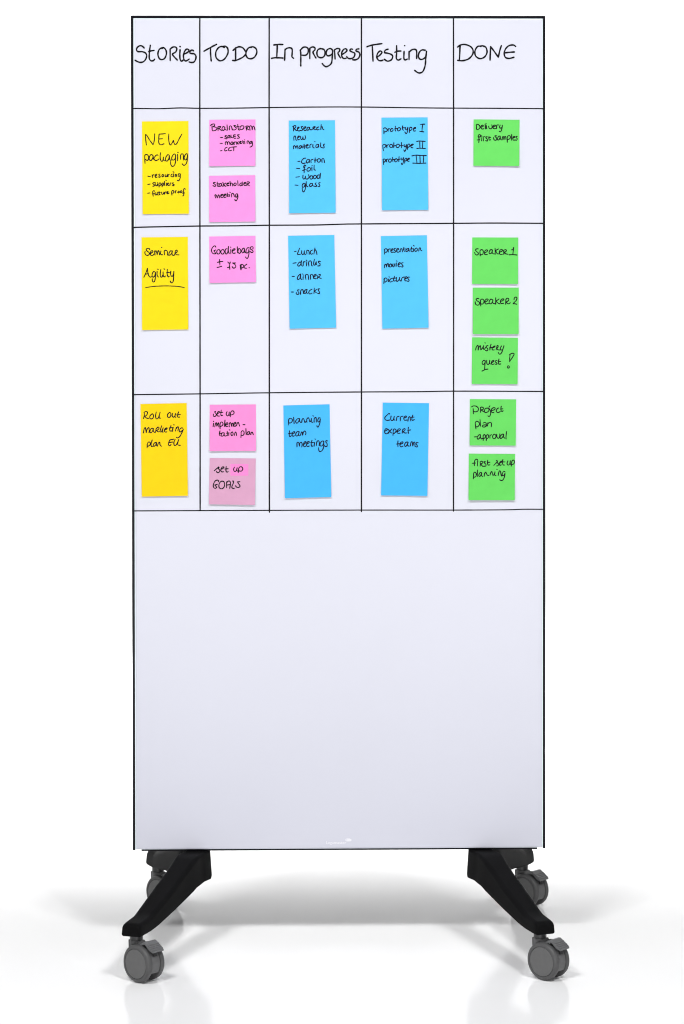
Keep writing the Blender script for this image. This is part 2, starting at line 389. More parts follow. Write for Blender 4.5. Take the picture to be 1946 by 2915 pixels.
# ---- castors: housing > wheel, hub cap, collar, brake lever
R, HR, WC = 0.039, 0.0302, (0.022, 0.039)
def make_caster(loc, rz, with_lever=True):
    bm = bmesh.new()
    arc = [(WC[0]+0.0362*math.cos(math.radians(a)), WC[1]+0.0362*math.sin(math.radians(a))) for a in range(84, -33, -6)]
    prism(bm, [(-0.0133, 0.0815), (0.0130, 0.0815), (0.0165, 0.0765)]+arc+[(0.036, 0.0215), (0.024, 0.026), (0.004, 0.026), (-0.012, 0.045)], -0.0108, 0.0108, 0.0008)
    lathe(bm, [(0, .066), (.0136, .066), (.0138, .072), (.0136, .0813), (0, .0815)], (0, 0, 0), 'Z', 40)
    h = part('caster', bm, M['housing'], angle=0.5)
    h.matrix_parent_inverse = Matrix.Identity(4)
    h.location = (loc[0], loc[1]-0.02, GZ); h.rotation_euler = (0, 0, rz)
    for s in (-1, 1):
        bm = bmesh.new(); y0, y1 = 0.0117, 0.0246
        pr = [(0.006, y0), (R-0.0022, y0), (R-0.0008, y0+0.0006), (R, y0+0.0022), (R, y1-0.0058), (R-0.0006, y1-0.0034), (R-0.0022, y1-0.0014), (R-0.0044, y1-0.0003), (R-0.0066, y1),
              (HR+0.0010, y1-0.0002), (HR+0.0005, y1-0.0016), (HR-0.0002, y1-0.0022), (0.006, y1-0.0022)]
        lathe(bm, [(r, s*y) for r, y in pr], (WC[0], 0, WC[1]))
        obj('wheel', bm, M['tyre'], h, angle=0.7)
        bm = bmesh.new()
        pr = [(HR-0.0001, y1-0.0020), (HR-0.0001, y1-0.0007), (HR-0.0006, y1-0.0003), (HR-0.0016, y1-0.0002), (0, y1-0.0004)]
        lathe(bm, [(r, s*y) for r, y in pr], (WC[0], 0, WC[1]))
        obj('hub_cap', bm, M['hub'], h, angle=0.7)
    bm = bmesh.new(); lathe(bm, [(0, -0.0118), (0.007, -0.0118), (0.007, 0.0118), (0, 0.0118)], (WC[0], 0, WC[1]), 'Y', 24)
    obj('axle', bm, M['dark'], h, angle=0.7)
    bm = bmesh.new()
    lathe(bm, [(0, .0818), (.0128, .0818), (.0134, .0824), (.0135, .0922), (.0128, .0930), (.009, .0932), (.0088, .0965), (0, .0965)], (0, 0, 0), 'Z', 40)
    obj('collar', bm, M['dark'] if False else M['collar'], h, angle=0.7)
    if with_lever:
        # foot lever: a bent plate out over the rolling side, ribs across its tread, a stalk down into the housing
        top = [(0.026, 0.0780), (0.0315, 0.0825), (0.0370, 0.0850), (0.0415, 0.0850), (0.0450, 0.0828), (0.0480, 0.0796)]
        rib = []
        x, z = 0.0480, 0.0796
        for k in range(4):
            rib += [(x+0.0002, z+0.0016), (x+0.0022, z+0.0010), (x+0.0026, z-0.0022)]
            x += 0.0038; z -= 0.0026
        low = [(x+0.0010, z+0.0004), (x+0.0010, z-0.0030), (0.0530, 0.0700), (0.0460, 0.0765), (0.041, 0.0810), (0.034, 0.0790), (0.029, 0.0750)]
        bm = bmesh.new(); prism(bm, top+rib+low, -0.0160, 0.0160, 0.0005, 1)
        prism(bm, [(0.0455, 0.0785), (0.0510, 0.0765), (0.0515, 0.0675), (0.0490, 0.0620), (0.0450, 0.0640)], -0.0035, 0.0035, 0.0006, 1)
        obj('brake_lever', bm, M['lever'], h, angle=0.45)
        bm = bmesh.new(); prism(bm, [(0.0455, 0.0668), (0.0508, 0.0660), (0.0545, 0.0565), (0.0560, 0.0560), (0.054, 0.064), (0.0515, 0.0675), (0.0470, 0.0705)], -0.0050, 0.0050)
        obj('lever_slot', bm, M['dark'], h)
    return h
M['collar'] = mat('dark_grey_collar', (0.045, 0.045, 0.046), 0.35, 0.45)
RZ = math.radians(-41.5)
for x, y in ((-0.4186, -0.2952), (0.4186, -0.2952), (-0.4186, 0.3252), (0.4186, 0.3252)):
    make_caster((x, y), RZ)

# ------------------------------------------------------------ sticky notes
PAPER = dict(
    yellow=((0.76, 0.580, 0.006),), deepyellow=((0.79, 0.535, 0.004),),
    pink=((0.77, 0.247, 0.590),), pink2=((0.79, 0.236, 0.540),), palepink=((0.575, 0.305, 0.450),), hotpink=((0.79, 0.222, 0.530),),
    blue=((0.076, 0.440, 0.77),), blue2=((0.055, 0.400, 0.79),), green=((0.120, 0.570, 0.103),))
PM = {k: mat('paper_'+k, v[0], 0.75, 0.15, noise=0.025, nscale=45, bump=0.15, bscale=500) for k, v in PAPER.items()}
NG = 0
def note(name, paper, ox, oy, s, quad, text, label, group, curl=0.0035, width=2.9, painted_creases=(), patch=None, underline=None):
    P = [(ox+float(q.split(',')[0])/s, oy+float(q.split(',')[1])/s) for q in quad.split()]   # TL TR BR BL in photograph pixels
    TL, TR, BR, BL = P
    ux, uy = TR[0]-TL[0], TR[1]-TL[1]; vx, vy = BL[0]-TL[0], BL[1]-TL[1]; det = ux*vy-uy*vx
    c1 = 0.75*curl*random.uniform(0.8, 1.2); tw = random.uniform(-0.25, 0.25)
    def lift(u, v):
        u = min(1, max(0, u)); v = min(1, max(0, v))
        v2 = max(0.0, (v-0.10)/0.90)
        return 0.0009 + c1*(v2**1.9)*(1+tw*(2*u-1)) + 0.0005*v2*(abs(2*u-1)**3)
    def uv(px, py):
        dx, dy = px-TL[0], py-TL[1]; return (dx*vy-dy*vx)/det, (ux*dy-uy*dx)/det
    NU, NV = 8, 14; V, Fc = [], []
    cen = at(sum(p[0] for p in P)/4, P[2][1]); org = Vector((cen.x, 0, cen.z))
    for side in (0, 1):
        for j in range(NV+1):
            for i in range(NU+1):
                u, v = i/NU, j/NV
                px = TL[0]*(1-u)*(1-v)+TR[0]*u*(1-v)+BR[0]*u*v+BL[0]*(1-u)*v
                py = TL[1]*(1-u)*(1-v)+TR[1]*u*(1-v)+BR[1]*u*v+BL[1]*(1-u)*v
                q = at(px, py); d = lift(u, v)-side*0.0004
                V.append((q.x-org.x, -d, q.z-org.z))
    W = NU+1; N2 = W*(NV+1)
    for j in range(NV):
        for i in range(NU):
            a = j*W+i; Fc.append((a, a+W, a+W+1, a+1)); Fc.append((N2+a, N2+a+1, N2+a+W+1, N2+a+W))
    for i in range(NU):
        Fc.append((i, i+1, N2+i+1, N2+i)); b = NV*W+i; Fc.append((b+1, b, N2+b, N2+b+1))
    for j in range(NV):
        a = j*W; Fc.append((a+W, a, N2+a, N2+a+W)); b = j*W+NU; Fc.append((b, b+W, N2+b+W, N2+b))
    me = bpy.data.meshes.new(name); me.from_pydata(V, [], Fc); me.update()
    m = PM[paper]
    if painted_creases:  # crease shading goes into a copy of the paper colour
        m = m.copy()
        for col, (sx_, sy_), size, rot, am in painted_creases:
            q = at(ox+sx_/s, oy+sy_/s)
            painted_crease(m, col, (q.x-org.x, 0, q.z-org.z), size, rot, am)
    o = link(name, me, m); o.location = org
    tag(o, label, 'sticky note', group)
    dep = lambda px, py: lift(*uv(px, py))+0.00025
    if patch:
        x0, y0, x1, y1 = patch; V, Fc = [], []
        for j in range(7):
            for i in range(7):
                px, py = ox+(x0+(x1-x0)*i/6)/s, oy+(y0+(y1-y0)*j/6)/s; q = at(px, py)
                V.append((q.x-org.x, -lift(*uv(px, py))-0.00018, q.z-org.z))
        for j in range(6):
            for i in range(6): a = j*7+i; Fc.append((a, a+7, a+8, a+1))
        me = bpy.data.meshes.new('patch'); me.from_pydata(V, [], Fc); me.update()
        pt = link('patch', me, PM['hotpink'], o); pt['label'] = 'brighter pink rectangle behind the word "up"'
    for line in text.split('|'):
        me = ink_mesh(strokes(line, ox, oy, s), width, dep, base=0.0002 if patch else 0.0)
        for v in me.vertices: v.co -= org
        me.name = 'handwriting'
        link('handwriting', me, M['ink_blue'] if paper.startswith('blue') else M['ink'], o)
    if underline:
        me = ink_mesh(strokes(underline, ox, oy, s), width*0.9, dep)
        for v in me.vertices: v.co -= org
        me.name = 'underline'; link('underline', me, M['ink'], o)
    return o
GY, GP, GB, GG = 'yellow story notes in the first column', 'pink notes in the second column', 'blue notes in the third and fourth columns', 'green notes in the last column'
note('sticky_note', 'yellow', 400, 340, 8.3857, '30,48 1140,38 1152,2250 47,2262', '''138,612 120,480 118,360;118,360 150,385 200,470 295,606;295,606 325,500 335,345;
592,338 440,352;440,352 430,470 435,560 465,602 510,600 555,580;437,468 520,460;672,348 668,450 680,560 710,608 745,570 782,500;782,500 800,570 825,602 865,570 910,480 985,348;
104,1052 97,900 105,850 140,835 175,860 192,905 180,960 150,980 115,950;295,870 265,838 230,855 208,905 215,965 245,982 280,940 298,870;298,870 300,930 325,960;
415,862 395,845 360,865 325,910 325,955 360,982 400,970 435,945;478,795 465,860 470,950 500,1000 530,980 542,900;542,900 545,950 560,985 585,990;
685,860 650,842 615,880 592,940 600,985 635,992 665,950 685,865;685,865 690,940 710,975 745,960;830,840 800,825 765,860 740,920 755,965 795,968 830,920 832,845;832,845 835,950 825,1050 790,1110 755,1120 720,1080 712,1005;
882,835 883,985;882,783 895,793;952,955 952,860 985,820 1015,840 1020,900 1018,970;1115,828 1090,820 1055,860 1040,920 1060,965 1090,955 1112,900 1118,850;1118,850 1115,950 1095,1040 1060,1085 1025,1095 993,1060;
173,1352 200,1362 232,1358;272,1325 285,1385;277,1345 295,1325 320,1322;350,1355 380,1335 385,1310 360,1310 345,1350 360,1385 395,1375;465,1305 435,1310 440,1335 465,1355 460,1380 425,1372;
525,1310 505,1340 520,1370 545,1355 545,1320 525,1310;585,1310 585,1350 605,1370 630,1340 635,1305;635,1305 640,1368;655,1365 660,1320 685,1310;752,1305 725,1330 730,1365 765,1368;785,1300 785,1370;772,1247 795,1262;
825,1370 828,1315 850,1315 860,1370;935,1300 905,1300 895,1340 915,1362 940,1335 945,1300;945,1300 945,1380 925,1445 895,1465 875,1450;
170,1553 225,1542;335,1508 295,1515 290,1535 325,1560 325,1585 290,1595;350,1510 350,1565 375,1585 405,1545;408,1505 410,1585;440,1615 438,1540 460,1515 485,1530 480,1565 450,1575;512,1612 512,1540 530,1515 550,1530 545,1565 520,1575;
570,1482 575,1580;618,1520 618,1578;600,1448 615,1458;640,1550 665,1530 655,1515 640,1540 655,1580 690,1565;700,1575 705,1530 720,1515;785,1515 750,1520 765,1545 800,1555 790,1580 755,1582;
165,1762 222,1755;335,1715 315,1700 290,1720 290,1770 300,1835;275,1780 320,1772;345,1740 345,1790 365,1805 390,1775 395,1735;395,1735 400,1790 420,1805;440,1715 445,1790 465,1800;420,1750 470,1745;
500,1735 505,1780 530,1785 555,1750;555,1735 560,1785;575,1782 580,1740 605,1730;625,1755 655,1740 655,1720 630,1730 625,1765 650,1775 682,1755;748,1810 740,1740 755,1700 785,1705 790,1740 770,1765;
828,1755 828,1710 855,1705;895,1720 885,1740 905,1755 925,1735 915,1715 895,1715;960,1705 945,1730 965,1750 990,1725 975,1700 955,1705;1065,1665 1040,1650 1025,1680 1030,1760 1025,1820 1003,1825;1000,1760 1045,1755''',
 'tall yellow sticky note reading NEW packaging, top of the first column', GY, 0.0022)
note('sticky_note', 'pink', 590, 335, 11.2, '57,68 1532,57 1530,1532 60,1548', '''100,250 140,215 200,200 235,215 225,255 185,287;185,287 250,300 300,335 290,375 240,410 190,420 155,400 148,262;
340,415 335,300;325,300 370,280 425,285;425,285 415,310 365,340;365,340 445,412;545,300 500,285 465,340 475,395 510,410 550,360 555,300;555,300 560,360 605,398;625,232 638,400;700,390 700,290 735,260 765,285 785,350 790,395;
905,250 840,248;840,248 865,280 910,320 915,360 865,390 800,385;965,215 975,300 990,380 1030,395;915,295 1015,275;1090,255 1045,300 1040,365 1080,385 1140,350 1165,290 1135,258 1095,262;
1250,400 1230,290;1220,275 1270,265 1315,275 1240,335;1240,335 1325,392;1360,400 1345,290 1380,258 1410,285 1430,385;1430,385 1440,300 1475,268 1500,330 1518,395;
415,637 480,630;610,570 570,575 560,600 600,620 625,650 600,678 548,652;655,655 650,590 685,560 715,590 722,655;655,625 715,618;750,548 760,625 800,640;895,550 838,555 840,640 870,662 905,650;840,605 895,600;1015,545 965,550 975,580 1015,620 1010,650 950,655;
405,818 475,820;585,865 565,800 600,765 625,790 640,855;640,855 645,790 680,765 705,800 720,855;810,780 770,775 745,815 760,855 800,845 815,785;815,785 820,858;860,858 850,790 885,775;915,765 940,858;990,765 935,810;935,810 1005,842;
1030,795 1080,770 1060,750 1025,775 1040,820 1090,820;1125,725 1145,832;1110,780 1180,765;1190,760 1192,835;1180,705 1195,712;1268,828 1265,755 1300,742 1325,785 1335,842;1400,750 1360,770 1365,815 1400,815 1420,755;1420,755 1440,850 1410,915 1355,940;
415,1058 468,1048;625,945 575,965 550,1020 565,1060 625,1040;730,948 680,990 675,1045 710,1055 770,1038;765,942 925,928;842,940 838,1055''',
 'pink sticky note reading Brainstorm with sales, marketing and CCT listed below', GP, 0.003)
note('sticky_note', 'pink', 590, 495, 11.2, '47,62 1523,42 1530,1515 62,1537', '''255,270 205,275 190,300 240,335 265,365 240,400 175,375;312,262 315,380 365,395;300,320 365,318;440,310 395,310 370,365 395,405 440,365 450,310;450,310 455,370 490,395;
492,268 525,395;590,290 510,345;510,345 590,400;625,330 685,300 665,285 620,310 620,360 650,378 690,365;718,238 740,380;735,320 775,290 800,330 808,385;870,290 840,340 865,378 910,355 915,305 870,290;965,218 978,380;
1105,290 1050,300 1030,350 1050,380 1095,355 1110,255;1110,255 1115,378;1165,325 1220,295 1205,270 1165,290 1160,350 1185,375 1225,362;1258,375 1260,285;1265,255 1310,252 1340,280 1275,325;1275,325 1338,378;
260,770 240,675 275,672 315,765;322,765 345,675 370,680 392,770;425,705 490,670 475,650 430,670 430,735 460,760 495,740;520,705 590,660 570,640 525,665 525,730 560,755 600,730;635,608 630,700 665,725;615,680 690,665;710,660 705,725;712,580 730,595;
775,735 770,640 810,620 845,665 855,735;960,640 915,640 890,700 905,745 945,720 965,645;965,645 970,750 945,820 915,855 880,840 877,808''',
 'pink sticky note reading Stakeholder meeting, just above the second row line', GP, 0.003)
note('sticky_note', 'blue', 815, 340, 8.7, '57,28 1202,20 1218,2310 68,2322', '''175,285 175,170;155,180 205,150 230,165 220,205 180,225;190,225 235,270 255,275;270,240 315,205 300,190 270,215 275,270 315,285 340,270;405,175 365,185 375,215 400,250 375,280 345,270;
430,235 480,200 465,180 425,210 435,265 465,275 500,255;565,195 530,195 505,245 525,272 560,240 575,195;575,195 585,250 630,255;655,245 655,190;655,195 690,175 715,185 670,220;670,220 700,250 735,250;800,185 755,205 750,240 775,260 808,245;
860,125 850,250;855,200 885,180 900,240 925,248;185,515 185,430 220,415 235,505 255,515;275,460 320,425 305,410 275,440 285,500 320,500;350,420 355,480 380,500 405,460 408,430;408,430 415,490 450,490 472,450 460,400;
178,730 172,670 200,650 220,675 235,715;235,715 245,665 270,650 285,725;370,660 335,650 310,695 330,725 365,690 380,655;380,655 385,700 420,700;435,615 445,720;405,665 475,650;485,665 540,640 525,620 490,640 485,690 515,710 550,700;580,700 585,630 620,610;
655,620 655,690 690,705;695,548 710,555;790,620 750,620 725,670 745,700 785,670 795,620;795,620 800,690;848,580 845,670 870,700;945,610 915,625 925,660 935,695 910,708 880,695;
282,1040 335,1036;475,960 430,965 380,1020 375,1070 415,1090 465,1080;560,990 520,995 490,1050 510,1080 550,1050 570,1000;570,1000 570,1065;610,1070 605,1010 655,990;710,950 705,1065;685,1010 760,1000;790,975 760,1010 780,1055 825,1050 845,1000 810,970 780,980;880,1065 880,985 915,970 935,1020 940,1070;
245,1210 328,1220;480,1155 450,1130 420,1180 455,1190;440,1140 440,1230 435,1325;395,1270 470,1235;540,1200 505,1240 525,1280 580,1265 595,1215 560,1190 530,1205;628,1180 632,1275;630,1140 640,1145;685,1130 685,1240 720,1255;
230,1430 322,1420;410,1380 405,1450 430,1480 465,1440 468,1405;468,1405 480,1470 530,1470 560,1420 545,1370;600,1395 580,1440 605,1480 650,1450 640,1400 595,1395;690,1385 665,1430 690,1470 735,1440 730,1390 685,1385;820,1375 780,1380 755,1430 780,1465 820,1440 845,1330;845,1330 832,1460;
210,1625 288,1633;465,1590 420,1585 390,1640 400,1680 440,1665 465,1595;465,1595 470,1700 440,1780 405,1785 388,1700;490,1540 495,1640 530,1665;630,1590 590,1590 570,1640 600,1665 635,1630 645,1585;645,1585 650,1640 680,1650;735,1570 710,1590 735,1625 750,1650 715,1660 680,1650;835,1562 800,1575 810,1610 828,1640 810,1665 780,1660''',
 'tall blue sticky note reading Research new materials with carton, foil, wood, glass', GB, 0.0022)
note('sticky_note', 'blue', 1080, 330, 8.7, '47,42 1190,35 1205,2325 60,2338', '''108,445 105,345;95,320 125,295 165,310 190,345 175,380 120,400;212,380 212,310;212,330 250,315;325,315 290,320 265,350 280,385 320,375 335,345;300,310 325,320;390,255 385,345 400,375;375,320 440,310;
470,290 440,330 460,370 505,355 520,315 490,290 465,295;572,248 565,320 590,355;560,295 620,295;640,285 640,330 670,345 700,285;700,285 690,390 655,440 625,395;738,410 742,300;742,300 775,278 800,300 790,345 750,365;830,330 885,310 895,290 860,290 835,330 850,375 890,370;
1010,215 1060,205 1120,205;1070,210 1055,300 1050,385;995,382 1095,395;95,860 80,760;75,740 105,705 145,715 150,760 110,790;182,790 178,720;178,735 220,712;290,705 255,720 250,760 285,785 320,770 320,725 285,705;352,665 352,785;352,745 420,725;
450,700 410,730 420,775 465,780 490,740 480,705 445,700;542,660 542,790;515,738 580,738;610,710 610,750 640,765 665,710;665,710 660,800 625,878 600,840;690,830 692,720;692,720 725,695 750,715 740,760 700,780;770,740 825,720 835,700 800,700 775,735 785,785 825,785;
918,635 980,622 1132,632;995,645 998,800;1068,640 1065,800;920,808 1000,800 1132,808;98,1205 90,1080;82,1090 105,1065 140,1080 145,1115 105,1150;172,1140 168,1075;168,1090 205,1065;260,1065 225,1090 230,1135 265,1145 290,1120 285,1075 255,1065;
322,1025 330,1135;305,1090 380,1075;410,1060 375,1090 380,1130 420,1135 440,1095 420,1060 400,1065;482,1005 475,1130;450,1080 505,1070;535,1040 535,1080 565,1090 590,1030;590,1030 590,1130 560,1205 535,1165;622,1170 625,1070;625,1070 655,1045 675,1065 665,1105 630,1120;
690,1085 740,1065 735,1045 705,1055 690,1095 705,1125 735,1120;797,990 900,972 1000,978 1160,982;905,985 925,1165;1000,985 1005,1165;1090,985 1083,1145;822,1168 900,1172 1000,1175 1145,1168''',
 'tall blue sticky note listing prototype I, prototype II and prototype III', GB, 0.0022)
note('sticky_note', 'green', 1340, 335, 11.2, '85,55 1550,68 1538,1545 78,1535', '''165,240 195,212 250,230 290,290 270,345 215,378 180,365 178,250;325,305 395,270 380,240 330,260 320,330 360,362 410,350;452,215 462,358;490,250 502,350;475,185 492,198;565,270 580,335 625,355 670,320 672,250 660,230;
705,300 780,265 765,235 715,260 705,325 745,352 810,345;818,345 825,240 885,235;935,235 910,290 930,335 970,320;1000,240 990,330 965,420 930,450 900,432;320,600 305,560 265,540 235,570 235,620 320,600;245,600 260,700 248,798;200,712 275,700;322,620 335,740;335,578 352,590;
395,740 390,610;390,620 435,600;525,610 475,615 490,660 530,700 520,745 468,725;575,595 575,690 600,720 625,700;560,640 625,630;820,580 770,575 765,600 810,640 825,690 790,722 735,700 718,635;930,590 890,595 845,660 855,710 905,690 935,600;935,600 940,680 970,710;
995,705 1005,620 1035,600 1050,700;1055,700 1070,610 1105,600 1115,690;1158,785 1155,650;1155,650 1165,600 1215,570 1255,600 1240,670 1160,705;1300,535 1292,720;1335,650 1405,620 1385,600 1340,620 1335,690 1370,720 1410,705;1475,595 1440,600 1445,640 1475,670 1460,715 1425,720''',
 'green sticky note reading Delivery first samples, alone under the DONE heading', GG, 0.0035)
note('sticky_note', 'yellow', 398, 670, 8.389, '37,47 1142,37 1157,2248 52,2260', '''235,345 220,315 180,312 148,330 165,370 215,410 220,455 180,478 135,460 115,415 125,385;250,440 310,390 300,365 265,375 245,430 265,480 305,475 335,445;360,470 350,370;350,395 385,370 410,460;412,462 435,365 455,380 468,465;
500,370 490,430 510,465 540,460;512,288 522,290;585,462 582,375 620,358 655,390 660,465 680,475;770,375 725,375 690,440 705,475 750,440 775,370;775,370 765,440 790,480 825,465;830,465 845,370;845,370 880,350 890,390 840,425;840,425 870,460 930,465|
92,1000 140,900 180,788;180,788 190,900 215,970 250,998 272,985;140,925 205,915;370,890 335,862 300,900 290,965 315,998 350,970 372,890;372,890 372,1000 350,1090 320,1112 295,1080 295,1038;410,860 410,950 440,995;412,805 438,812;500,810 485,900 490,980 520,998 548,940;552,870 555,960 580,990 612,970;
572,800 592,810;652,812 650,920 670,985 700,985;638,885 708,885;735,855 730,920 750,975 785,965 805,900;808,858 805,980 795,1090 765,1135 735,1120 722,1088''',
 'tall yellow sticky note reading Seminar Agility with a curved underline', GY, 0.0022,
 painted_creases=[((0.86, 0.55, 0.006), (640, 1570), (0.026, 0.02, 0.007), 0.35, 0.7), ((0.86, 0.58, 0.006), (520, 2010), (0.009, 0.02, 0.006), 0, 0.5)],
 underline='135,1248 300,1222 480,1210 650,1207 850,1215 980,1230 1060,1248')
note('sticky_note', 'pink', 590, 670, 11.2, '55,37 1530,15 1545,1490 68,1515', '''270,375 250,340 215,340 160,390 130,470 150,550 200,588 270,580;270,580 205,492;205,492 265,462;350,455 310,480 300,550 340,595 390,570 402,500 370,450 340,460;490,450 445,475 430,545 470,595 520,575 535,500 500,450 480,455;
625,430 585,435 565,500 580,580 615,590 645,540 660,450 670,355;670,355 668,500 695,578;745,440 745,590;735,375 748,378;790,510 860,470 885,440 855,425 805,460 790,520 820,570 890,562;952,362 960,555;960,555 985,450 1010,415 1055,460 1065,520 1040,565 1015,580 985,545;
1170,405 1120,430 1095,500 1120,560 1165,520 1180,420;1180,420 1185,500 1200,555;1325,400 1285,395 1240,450 1230,540 1265,565 1310,520 1320,455;1320,455 1325,560 1310,660 1285,720 1255,735 1205,685;1450,430 1455,375 1415,360 1365,390 1375,435 1440,480 1455,525 1415,550 1360,515;
388,768 398,940;318,862 400,840 492,832;308,1020 345,1018 455,985;652,845 680,885 730,880;730,850 712,920 708,1000 715,1085;640,1028 700,1010;900,880 800,878;800,878 870,920 905,975 890,1020 845,1045 810,1030 788,992;1070,1100 1050,1020 1045,950;1075,930 1072,1100;
1045,950 1080,925 1130,935 1160,975 1140,1020 1080,1045;1258,918 1200,960 1165,1010 1190,1040 1250,1045;1328,1027 1338,1032''',
 'pink sticky note reading Goodiebags, about 75 pieces, alone in its grid cell', GP, 0.003)
note('sticky_note', 'blue', 815, 665, 8.389, '38,52 1142,32 1185,2245 75,2270', '''193,430 235,420;315,348 285,420 265,495 335,492;365,405 362,470 385,500 415,480 425,410;425,410 430,480 455,498;490,490 485,410 520,398 540,440 542,495;622,392 575,420 570,470 595,492 625,478;680,345 655,490;665,430 690,385 715,430 728,500;
153,708 230,697;350,690 310,680 268,740 285,775 330,750 360,650;360,650 350,730 380,778;400,770 405,680 450,675;485,670 475,770;468,630 488,645;535,775 530,680 575,650 598,700 600,765 630,770;670,610 650,690 650,745;650,745 680,750 710,670;712,680 715,740;808,665 770,660 765,690 800,720 795,765 745,772;
133,1022 190,1022;320,975 280,1010 258,1070 280,1095 320,1060 340,960;340,960 335,1060 365,1095;400,1000 395,1095;382,962 398,972;465,1095 450,1000 490,975 520,1000 530,1095;575,1090 575,990 610,975 640,1020 645,1070;650,1030 710,1000 700,975 665,985 655,1050 690,1080 710,1070;
740,1080 745,1000;775,975 805,975 800,1010 750,1040;750,1040 828,1072;118,1395 165,1395;300,1345 265,1345 275,1380 300,1420 275,1452 235,1440 235,1400;335,1450 340,1370 375,1330 400,1370 405,1430;495,1335 450,1345 420,1400 430,1432 470,1410 490,1340;490,1340 478,1400 500,1430;
610,1325 555,1360 530,1410 560,1440 610,1420;665,1300 655,1435;720,1330 665,1375;665,1375 715,1412;795,1318 755,1325 765,1360 790,1400 785,1430 745,1425''',
 'tall blue sticky note listing lunch, drinks, dinner and snacks', GB, 0.0022)
note('sticky_note', 'blue', 1080, 665, 8.389, '30,60 1130,38 1170,2245 65,2270', '''115,490 125,400;110,390 140,360 180,375 185,410 155,450 130,440;208,440 210,380 255,365;270,410 315,385 310,360 280,375 265,410 285,445 325,440;385,350 345,365 355,395 380,420 365,448 325,440;405,400 455,375 445,350 410,370 410,430 445,445 475,430;
490,435 495,375 525,360 540,400 545,435;580,330 575,390 600,425;560,370 640,365;690,355 650,370 625,410 645,430 685,400 700,360;700,360 705,410 725,420;765,320 750,400 775,432 800,425;735,368 810,360;815,360 808,425;808,280 828,298;870,345 840,380 850,420 890,410 905,370 880,345;
935,418 945,350 975,345 985,395 1010,410;115,820 120,750 150,735 165,800;165,800 180,730 205,715 215,790;265,720 235,750 240,795 275,790 290,750 270,720;320,720 315,780 340,795 365,720;400,700 392,785;405,650 418,662;440,755 495,715 485,690 450,715 440,770 470,795 495,785;
560,695 525,705 535,740 560,770 545,798 510,790;100,1192 115,1075;100,1090 135,1060 175,1075 175,1125 130,1160;212,1085 210,1145;222,1030 238,1040;310,1065 260,1085 240,1130 260,1155 305,1140;358,1018 335,1090 340,1130 380,1125;330,1065 385,1060;405,1045 400,1120 425,1140 460,1100 480,1045;
480,1045 475,1100 510,1135;515,1135 535,1060 590,1035;600,1085 650,1060 650,1030 620,1035 600,1080 610,1125 645,1125;715,1040 675,1040 680,1080 705,1110 690,1140 655,1130''',
 'tall blue sticky note listing presentation, movies and pictures', GB, 0.0022)
note('sticky_note', 'green', 1335, 670, 10.453, '92,62 1462,65 1450,1445 85,1445', '''272,402 230,400 188,430 210,475 265,515 270,560 225,585 185,560 158,510;330,610 320,480 340,435 385,425 418,470 410,545 370,578 330,560;462,530 530,480 550,445 510,432 465,470 455,540 480,575 540,568;690,430 640,425 600,480 595,535 635,545 680,500 690,430;690,430 685,510 720,550 760,550;
770,385 775,565;870,405 785,450;785,450 830,540 880,552;905,500 980,465 985,425 935,425 900,480 905,550 945,570 990,560;1030,565 1025,450;1025,450 1065,425 1105,435 1090,480 1040,500;1040,500 1080,545 1150,560;1260,430 1300,420 1325,358;1325,358 1310,470 1298,575;1185,578 1300,572 1425,585''',
 'green sticky note reading Speaker 1, uppermost of three in its cell', GG, 0.0035, painted_creases=[((0.13, 0.58, 0.10), (1290, 1210), (0.006, 0.02, 0.018), 0.1, 0.5)])
note('sticky_note', 'green', 1335, 815, 10.453, '105,40 1475,40 1468,1420 103,1420', '''290,375 255,360 205,385 235,430 300,475 305,525 260,562 205,545 180,495 180,460;345,590 335,480 345,400 395,380 440,425 430,490 390,530 350,520;465,480 545,425 565,390 520,378 475,420 465,490 500,525 570,510;700,405 650,382 605,430 595,500 640,520 690,470 705,405;705,405 700,480 740,520 785,500;
790,340 788,535;890,375 800,440;800,440 860,500 915,522;930,450 1010,420 1030,385 990,375 940,410 930,480 965,512 1025,505;1085,535 1090,400;1090,400 1125,355 1175,370 1170,420 1105,470;1105,470 1160,520 1225,490;1335,395 1345,345 1390,318 1420,345 1405,410 1350,470 1305,520;1305,520 1345,518 1415,532''',
 'green sticky note reading Speaker 2, middle of three in its cell', GG, 0.004)
note('sticky_note', 'green', 1335, 955, 10.453, '85,55 1452,68 1438,1445 75,1440', '''190,435 210,350 255,290 270,330 265,430;270,430 290,350 330,300 340,350 345,425;355,425 390,380 430,300;430,300 420,370 440,415 470,390 485,350;465,215 482,225;560,300 525,305 510,345 545,390 555,430 520,455 480,440;650,260 625,350 615,430;600,370 680,350;
675,375 750,345 770,310 720,330 680,390 700,430 745,425;800,425 830,300;830,300 860,300 855,350 815,385;815,385 860,425 905,430;965,310 930,370 935,430 975,425;1035,300 1005,400 970,500 920,555 885,540 870,505;470,750 425,745 385,800 400,855 445,850 475,790 480,750;480,750 465,900 460,1015;380,1060 460,1020 558,998;
520,740 525,830 560,868 600,820 610,740;610,740 605,820 635,850;660,815 730,770 720,740 675,770 660,840 700,860 745,840;825,745 775,755 780,790 825,820 820,850 780,855;885,700 870,790 885,850 935,845;855,775 938,770;1205,780 1205,680 1215,580;1200,570 1260,535 1320,530 1335,560 1280,660 1228,740;
1160,900 1140,930 1150,965 1180,965 1195,930 1180,905 1155,900''',
 'green sticky note reading mistery quest with a large exclamation mark', GG, 0.0035)
